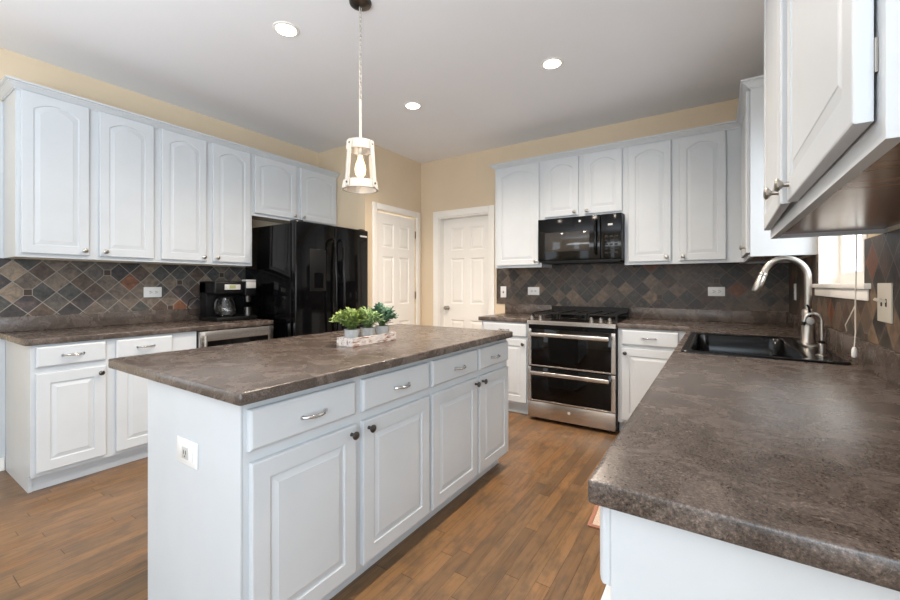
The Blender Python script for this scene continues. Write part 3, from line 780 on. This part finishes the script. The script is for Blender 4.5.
# ------------------------------------------------------------------ refrigerator
FYA, FYB, FXF, FZ = -1.925, -1.030, -3.605, 1.805
t = thing('refrigerator', 'tall black side-by-side refrigerator with twin bar handles', 'refrigerator', (-4.0, (FYA+FYB)/2, 0), PI/2)
hw = (FYB-FYA)/2; fy = -(FXF+4.0)
obj('body', B(-hw, hw, fy+.075, .40, .02, FZ-.02, .004), M['black'], t, 40)
obj('plinth', B(-hw+.03, hw-.03, fy+.10, .38, .0003, .0195), M['blackmatte'], t)
mid = -1.478-(FYA+FYB)/2
for side, a, b in ((0, -hw, mid-.004), (1, mid+.004, hw)):
    bm = B(a, b, fy, fy+.068, .06, FZ, .012, 3)
    d = obj('door', bm, M['black'], t, 40)
    x = (b-.045) if side == 0 else (a+.045)
    s = -1 if side == 0 else 1
    bm = new(); pts = []
    for k in range(15):
        u = k/14; pts.append((x, fy-.05-.022*math.sin(PI*u), .72+u*.93))
    pts = [(x, fy-.001, .70), (x, fy-.03, .705)]+pts+[(x, fy-.03, 1.665), (x, fy-.001, 1.67)]
    tube(bm, pts, .0115, 12); obj('handle', bm, M['black'], d, 50)
    if side == 0:
        bm = new(); xa, xb = mid-.30, mid-.115
        box(bm, xa, xb, fy-.003, fy-.0003, 1.17, 1.56, .001); dsp = obj('dispenser', bm, M['blackmatte'], d, 40)
        obj('dispenser_pad', B(xa+.05, xb-.03, fy-.0042, fy-.0032, 1.20, 1.34, .0005), M['black'], dsp)
    else:
        obj('badge', B(hw-.12, hw-.02, fy-.0015, fy-.0003, FZ-.075, FZ-.058, .0005), M['silverplastic'], d)
for xx in (-hw+.06, hw-.06): obj('hinge_cover', B(xx-.035, xx+.035, fy+.02, fy+.12, FZ-.019, FZ+.012, .006), M['blackmatte'], t, 40)

# ------------------------------------------------------------------ beverage cooler
t = thing('beverage_cooler', 'stainless framed undercounter beverage cooler below the coffee maker', 'cooler', (lb, -2.643, 0), PI/2)
w = .628
obj('body', B(.003, w-.003, .002, LD-.005, .0005, .872), M['blackmatte'], t)
d = obj('door', grid_slab([.006, .055, w-.055, w-.006], [.09, .15, .79, .868], lambda x, z: not (.055 < x < w-.055 and .15 < z < .79), .0015, -.038, lambda x, z, s: (x, s, z), .002, 2), M['steel'], t, 40)
obj('glass', B(.0555, w-.0555, -.033, -.004, .1505, .7895), M['oven'], d)
bm = new(); cyl(bm, (.032, -.075, .25), (.032, -.075, .84), .011, n=14)
for z in (.30, .79): cyl(bm, (.032, -.075, z), (.032, -.0375, z), .007, n=10)
obj('handle', bm, M['steel'], d, 40)

# ------------------------------------------------------------------ coffee maker
t = thing('coffee_maker', 'black two-sided coffee maker with glass carafe on the left counter', 'coffee maker', (-4.16, -2.205, .9145), PI/2)
bm = new()
box(bm, -.185, .185, -.13, .17, .0, .035, .008); box(bm, -.185, .185, .05, .17, .03, .345, .010); box(bm, -.185, .075, -.10, .17, .235, .345, .012, 3); box(bm, .08, .185, -.10, .17, .215, .345, .012, 3)
obj('housing', bm, M['blackmatte'], t, 40)
cpn = obj('control_panel', B(-.105, .035, -.108, -.1005, .272, .318, .003), M['silverplastic'], t, 40, 'silver control panel')
obj('display', B(-.065, -.010, -.1095, -.1083, .282, .312, .0005), M['screen'], cpn, None, 'greenish display')
obj('pod_lid', B(.088, .178, -.115, -.03, .3455, .362, .006, 3), M['silverplastic'], t, 40, 'silver brew lid')
obj('pod_front', B(.088, .178, -.112, -.1005, .285, .345, .004), M['silverplastic'], t, 40, 'silver brew front')
ca = obj('carafe', lathe(new(), [(r_*1.12, .037+(h_-.037)*1.1) for r_, h_ in [(.0, .037), (.060, .037), (.072, .06), (.075, .10), (.062, .15), (.050, .17), (.050, .178), (.047, .178), (.047, .17), (.059, .148), (.072, .10), (.069, .062), (.058, .041), (0, .041)]], 28, (-.055, -.035, 0), closed_ends=False), M['glass'], t, 50, 'clear glass carafe')
obj('carafe_lid', lathe(new(), [(.057, .1935), (.058, .206), (.034, .216), (0, .218)], 24, (-.055, -.035, 0)), M['blackmatte'], ca, 40)
obj('carafe_handle', tube(new(), [(-.112, -.05, .186), (-.148, -.066, .190), (-.168, -.074, .165), (-.170, -.074, .11), (-.158, -.068, .075), (-.134, -.057, .08)], .007, 8), M['darkmetal'], ca, 60)
obj('cup_rest', lathe(new(), [(.036, .0355), (.036, .11), (.03, .115), (0, .115)], 20, (.132, -.055, 0)), M['darkmetal'], t, 40)
obj('brew_spout', lathe(new(), [(.03, .16), (.034, .214), (0, .2142)], 20, (.132, -.055, 0)), M['darkmetal'], t, 40)
obj('power_cord', tube(new(), [(-.186, .13, .06), (-.24, .13, .05), (-.275, .14, .06), (-.285, .16, .12), (-.25, .20, .18), (-.20, .22, .20), (-.185, .17, .2)], .004, 8), M['blackmatte'], t, 60)

# ------------------------------------------------------------------ outlets and switches (local: plate in xz, front -y, thing at its centre)
def plate(name, label, cat, loc, rz, w, h, kind, mat='plate', group=None):
    t = thing(name, label, cat, loc, rz, group)
    obj('cover_plate', B(-w/2, w/2, -.006, 0, -h/2, h/2, .002), M[mat], t, 40)
    def rec(cx, cz, a, horiz):
        r = obj('receptacle', B(cx-a, cx+a, -.0085, -.0062, cz-a, cz+a, .001), M[mat], t, 40)
        bm = new()
        for s in (-1, 1):
            if horiz: box(bm, cx-.006, cx+.006, -.0092, -.0087, cz+s*.007-.0016, cz+s*.007+.0016)
            else: box(bm, cx+s*.007-.0016, cx+s*.007+.0016, -.0092, -.0087, cz-.006, cz+.006)
        cyl(bm, (cx, -.0087, cz) if 0 else (cx+(.011 if horiz else 0), -.0087, cz-(0 if horiz else .011)), (cx+(.011 if horiz else 0), -.0092, cz-(0 if horiz else .011)), .003, n=10)
        obj('slots', bm, M['slot'], r)
    if kind == 'h2': rec(-.02, 0, .0165, True); rec(.02, 0, .0165, True)
    if kind == 'v2': rec(0, .02, .0165, False); rec(0, -.02, .0165, False)
    if kind == 'sq':
        obj('inner_frame', B(-w*.32, w*.32, -.009, -.0062, -h*.32, h*.32, .002), M[mat], t, 40)
        r = obj('receptacle', B(-.022, .022, -.0108, -.0092, -.02, .02, .001), M['silverplastic'], t, 40)
        bm = new()
        for s in (-1, 1): box(bm, s*.007-.0016, s*.007+.0016, -.0115, -.011, -.004, .010)
        cyl(bm, (0, -.011, -.011), (0, -.0115, -.011), .003, n=10); obj('slots', bm, M['slot'], r)
    if kind.startswith('t'):
        n = int(kind[1])
        for i in range(n):
            x = (i-(n-1)/2)*.046
            bm = new(); box(bm, x-.005, x+.005, -.0075, -.0062, -.012, .012)
            tg = obj('toggle', xform(B(-.004, .004, -.020, 0, -.005, .005, .0015), Matrix.Translation((x, -.0065, .003)) @ Matrix.Rotation(-.45, 4, 'X')), M[mat], t, 40)
            obj('toggle_slot', B(x-.0065, x+.0065, -.0068, -.0061, -.013, .013), M['slot'], t)
    return t
TF = .0102
plate('wall_outlet', 'white horizontal outlet in the slate on the left wall', 'outlet', (XL+TF, -2.706, 1.168), PI/2, .13, .085, 'h2')
plate('light_switch', 'small white switch beside the hall door casing', 'switch', (-2.506, -TF, 1.15), 0, .07, .125, 't1')
plate('wall_outlet', 'white horizontal outlet in the slate left of the range', 'outlet', (-2.148, -TF, 1.163), 0, .13, .085, 'h2')
plate('wall_outlet', 'white horizontal outlet in the slate right of the range', 'outlet', (-.494, -TF, 1.172), 0, .123, .078, 'h2')
plate('wall_outlet', 'small white vertical outlet in the corner behind the faucet', 'outlet', (-TF, -.33, 1.178), -PI/2, .08, .12, 'v2')
plate('light_switch', 'ivory double toggle switch right of the sink window', 'switch', (-TF, -2.237, 1.168), -PI/2, .135, .132, 't2', 'ivory')
plate('wall_outlet', 'white outlet on the end panel of the island', 'outlet', (-2.012, -3.5134, .652), 0, .142, .086, 'sq')

# ------------------------------------------------------------------ window cord
t = thing('window_blind', 'pull cord with white tassel hanging at the right of the sink window', 'blind', (-.035, -1.6, 2.05))
obj('head_rail', B(-.02, .018, -.45, .45, .03, .085, .004), M['trim'], t, 40)
cd = obj('pull_cord', tube(new(), [(-.01, -.462, .06), (-.012, -.465, -.3), (-.012, -.462, -.70), (-.014, -.458, -.92), (-.012, -.452, -1.0), (-.016, -.455, -1.06)], .0022, 6), M['cord'], t, 60)
obj('cord_loop', tube(new(), [(-.014, -.458, -.90), (-.03, -.40, -.98), (-.02, -.37, -1.005)], .002, 6), M['cord'], cd, 60)
obj('tassel', lathe(new(), [(.004, 0), (.008, -.008), (.009, -.035), (.006, -.04), (0, -.041)], 14, (-.016, -.455, -1.058)), M['plate'], t, 40)

# ------------------------------------------------------------------ floor mat by the sink
t = thing('floor_mat', 'small woven mat with brown border on the floor by the sink', 'mat', (-.86, -1.65, .0005), .06)
obj('weave', B(-.185, .215, -.395, .45, .0, .008, .003), M['mat'], t, 40)
obj('border', grid_slab([-.205, -.1855, .2155, .235], [-.415, -.3955, .4505, .47], lambda x, y: not (-.1855 < x < .2155 and -.3955 < y < .4505), 0, .009, top3, .002, 2), M['matedge'], t, 40, 'brown woven border')

# ------------------------------------------------------------------ planter tray and three plants on the island
TX, TY = -2.085, -2.575
t = thing('planter_tray', 'whitewashed wooden box tray on the island holding three pots', 'tray', (TX, TY, .9145), .02)
bm = new(); box(bm, -.052, .052, -.17, .17, 0, .009)
for s in (-1, 1): box(bm, s*.052-.006 if s > 0 else -.058, .058 if s > 0 else -.046, -.17, .17, 0.0, .042, .001); box(bm, -.0455, .0455, s*.17-(.012 if s > 0 else 0), s*.17+(0 if s > 0 else .012), .009, .042, .001)
obj('tray_box', bm, M['whitewash'], t)
def plant(label, dy, leaf, n, spread, hgt, lw, seed, low=.0, ylim=(-.2, .2)):
    rnd = random.Random(seed)
    p = thing('potted_plant', label, 'plant', (TX+rnd.uniform(-.002, .002), TY+dy, .9245), 0.)
    obj('pot', lathe(new(), [(0, 0), (.034, 0), (.039, .06), (.040, .072), (.036, .072), (.035, .062), (0, .061)], 28), M['pot'], p, 40)
    obj('soil', lathe(new(), [(.0345, .0622), (.02, .066), (0, .067)], 20), M['soil'], p, 40)
    st = new(); lf = new()
    for i in range(n):
        a = rnd.uniform(0, 2*PI); out = spread*math.sqrt(rnd.uniform(.02, 1)); hh = hgt*(1-.45*(out/spread)**2)*rnd.uniform(.7, 1.05)
        base_ = Vector((rnd.uniform(-.014, .014), rnd.uniform(-.014, .014), .062))
        tip = Vector((out*math.cos(a), out*math.sin(a), .07+hh-low*out))
        m_ = .022; tip.y = max(ylim[0]+m_, min(ylim[1]-m_, tip.y))
        midp = base_*.45+tip*.55+Vector((0, 0, .018))
        pts = [base_.lerp(midp, s*2) if s < .5 else midp.lerp(tip, s*2-1) for s in (0, .25, .5, .75, 1)]
        tube(st, pts, .0011, 5)
        for s in (.3, .42, .55, .68, .8, .9, 1.):
            q = (base_.lerp(midp, s*2) if s < .5 else midp.lerp(tip, s*2-1))
            for sd in (-1, 1):
                d = (tip-midp).normalized(); side = d.cross(Vector((0, 0, 1))); side = side.normalized() if side.length > .01 else Vector((1, 0, 0))
                ld = (side*sd*rnd.uniform(.6, 1)+d*rnd.uniform(.2, .8)+Vector((0, 0, rnd.uniform(-.3, .5)))).normalized()
                if s == 1.: ld = (d+side*sd*.5).normalized()
                w_ = ld.cross(Vector((rnd.uniform(-.4, .4), rnd.uniform(-.4, .4), 1))).normalized(); up = ld.cross(w_).normalized()
                L_ = lw*rnd.uniform(.8, 1.25); W2 = L_*.38
                o = [q, q+ld*L_*.35+w_*W2*1.15+up*.001, q+ld*L_*.75+w_*W2*1.05+up*.002, q+ld*L_-up*.001, q+ld*L_*.75-w_*W2*1.05+up*.002, q+ld*L_*.35-w_*W2*1.15+up*.001]
                c1 = q+ld*L_*.35-up*.0015; c2 = q+ld*L_*.7-up*.0015
                o = [Vector((v.x, max(ylim[0], min(ylim[1], v.y)), v.z)) for v in o]
                o = [lf.verts.new(v) for v in o]; c1 = lf.verts.new(c1); c2 = lf.verts.new(c2)
                for f in ((o[0], o[1], c1), (o[1], o[2], c2, c1), (o[2], o[3], c2), (o[3], o[4], c2), (o[4], o[5], c1, c2), (o[5], o[0], c1)): lf.faces.new(f)
    obj('stem', st, M['stem'], p, 60)
    obj('foliage', lf, M[leaf], p)
    return p
plant('lime green bushy plant in the left pot of the island tray', -.115, 'leafA', 95, .105, .122, .0145, 3, .10, (-.2, .0572))
plant('pale sage green plant in the middle pot of the island tray', 0., 'leafB', 85, .09, .11, .0128, 5, .1, (-.0572, .0572))
plant('dark blue-green leafy plant in the right pot of the island tray', .115, 'leafC', 80, .085, .128, .015, 9, .12, (-.0572, .2))

# ------------------------------------------------------------------ ceiling lights and pendant
def downlight(label, x, y):
    t = thing('recessed_downlight', label, 'ceiling light', (x, y, CZ-.0005), 0, 'recessed downlights in the kitchen ceiling')
    obj('trim_ring', lathe(new(), [(.058, -.001), (.060, -.006), (.076, -.004), (.078, 0), (.058, 0)], 32, closed_ends=False), M['trim'], t, 40)
    obj('lens', lathe(new(), [(0, -.0045), (.0575, -.0045), (.0575, -.001), (0, -.001)], 32, closed_ends=False), M['lamp'], t, 40)
    l = bpy.data.lights.new('downlight_lamp', 'SPOT'); l.energy = 108; l.color = (1, .85, .70); l.spot_size = 2.55; l.spot_blend = 1.; l.shadow_soft_size = .06
    o = bpy.data.objects.new('downlight_lamp', l); COL.objects.link(o); o.parent = t; o.location = (0, 0, -.03)
downlight('round recessed ceiling light left of the pendant, nearest the camera', -2.697, -2.655)
downlight('round recessed ceiling light right of the pendant, in front of the refrigerator', -2.71, -1.394)
downlight('round recessed ceiling light above the range side', -1.464, -1.387)
downlight('recessed ceiling light above the sink side, nearest the sink counter end', -1.464, -2.655)

PXp, PYp = -2.142, -2.575
t = thing('pendant_light', 'white lantern pendant hanging by a chain over the island', 'pendant light', (PXp, PYp, CZ-.0005))
obj('canopy', lathe(new(), [(0, -.028), (.03, -.028), (.058, -.012), (.062, 0), (0, 0)], 28, closed_ends=False), M['darkmetal'], t, 40)
bm = new(); zc = -.028; nl = 20; Lk = (2.765-2.25)/nl
for k in range(nl):
    z = -.028-Lk*(k+.5); a = 0 if k % 2 else PI/2; hl = Lk*.72; wl = .0075
    pts = [(math.cos(a)*wl*math.cos(u), math.sin(a)*wl*math.cos(u), z+hl*math.sin(u)) for u in [2*PI*i/12 for i in range(12)]]
    tube(bm, pts, .0022, 6, closed=True)
obj('chain', bm, M['whitewood'], t, 60)
z0 = 2.25-CZ; z1 = 2.020-CZ
obj('rod', cyl(new(), (0, 0, z0+.005), (0, 0, z1-.001), .0075, n=12), M['whitewood'], t, 40)
def ring(za, zb, ra, rb, th=.012): return lathe(new(), [(ra, za), (rb, zb), (rb-th, zb), (ra-th, za), (ra, za)], 36, closed_ends=False)
tz, bz = 2.020-CZ, 1.755-CZ
tr = obj('top_ring', ring(tz, tz-.05, .074, .077), M['whitewood'], t, 40)
bm = new(); box(bm, -.066, .066, -.009, .009, tz-.012, tz-.001, .001); box(bm, -.009, .009, -.066, .066, tz-.0125, tz-.0015, .001)
obj('cross_bar', bm, M['whitewood'], tr, 40)
obj('bottom_ring', ring(bz+.045, bz, .094, .099), M['whitewood'], t, 40)
for k in range(4):
    a = math.radians(-87+90*k); ca_, sa = math.cos(a), math.sin(a)
    bm = new(); 
    P0 = Vector((ca_*.081, sa*.081, tz-.005)); P1 = Vector((ca_*.1035, sa*.1035, bz+.004)); tn = Vector((-sa, ca_, 0)); rd = Vector((ca_, sa, 0))
    v = [bm.verts.new(p+tn*s*.012+rd*r*.0035) for p in (P0, P1) for s, r in ((-1, -1), (1, -1), (1, 1), (-1, 1))]
    for f in ((0, 1, 2, 3), (7, 6, 5, 4), (0, 4, 5, 1), (1, 5, 6, 2), (2, 6, 7, 3), (3, 7, 4, 0)): bm.faces.new([v[i] for i in f])
    sl = obj('slat', bm, M['whitewood'], t)
    for P in (P0+Vector((0, 0, -.02))+rd*.004, P1+Vector((0, 0, .02))+rd*.0025): obj('bolt', lathe(new(), [(.006, 0), (.005, .003), (0, .004)], 10, P, rd), M['darkmetal'], sl, 40)
obj('socket', cyl(new(), (0, 0, tz-.013), (0, 0, tz-.075), .017, n=18), M['whitewood'], t, 40)
bl = obj('bulb', lathe(new(), [(.012, tz-.0755), (.014, tz-.09), (.026, tz-.125), (.0305, tz-.15), (.027, tz-.178), (.014, tz-.195), (0, tz-.199)], 24), M['bulb'], t, 60, 'glowing filament bulb')
bm = new()
for a in (PI/4, 3*PI/4):
    c_, s_ = math.cos(a), math.sin(a)
    tube(bm, [(-c_*.088, -s_*.088, bz+.03), (-c_*.03, -s_*.03, bz+.075), (0, 0, bz+.085), (c_*.03, s_*.03, bz+.075), (c_*.088, s_*.088, bz+.03)], .0016, 6)
obj('wire_brace', bm, M['nickel'], t, 60)
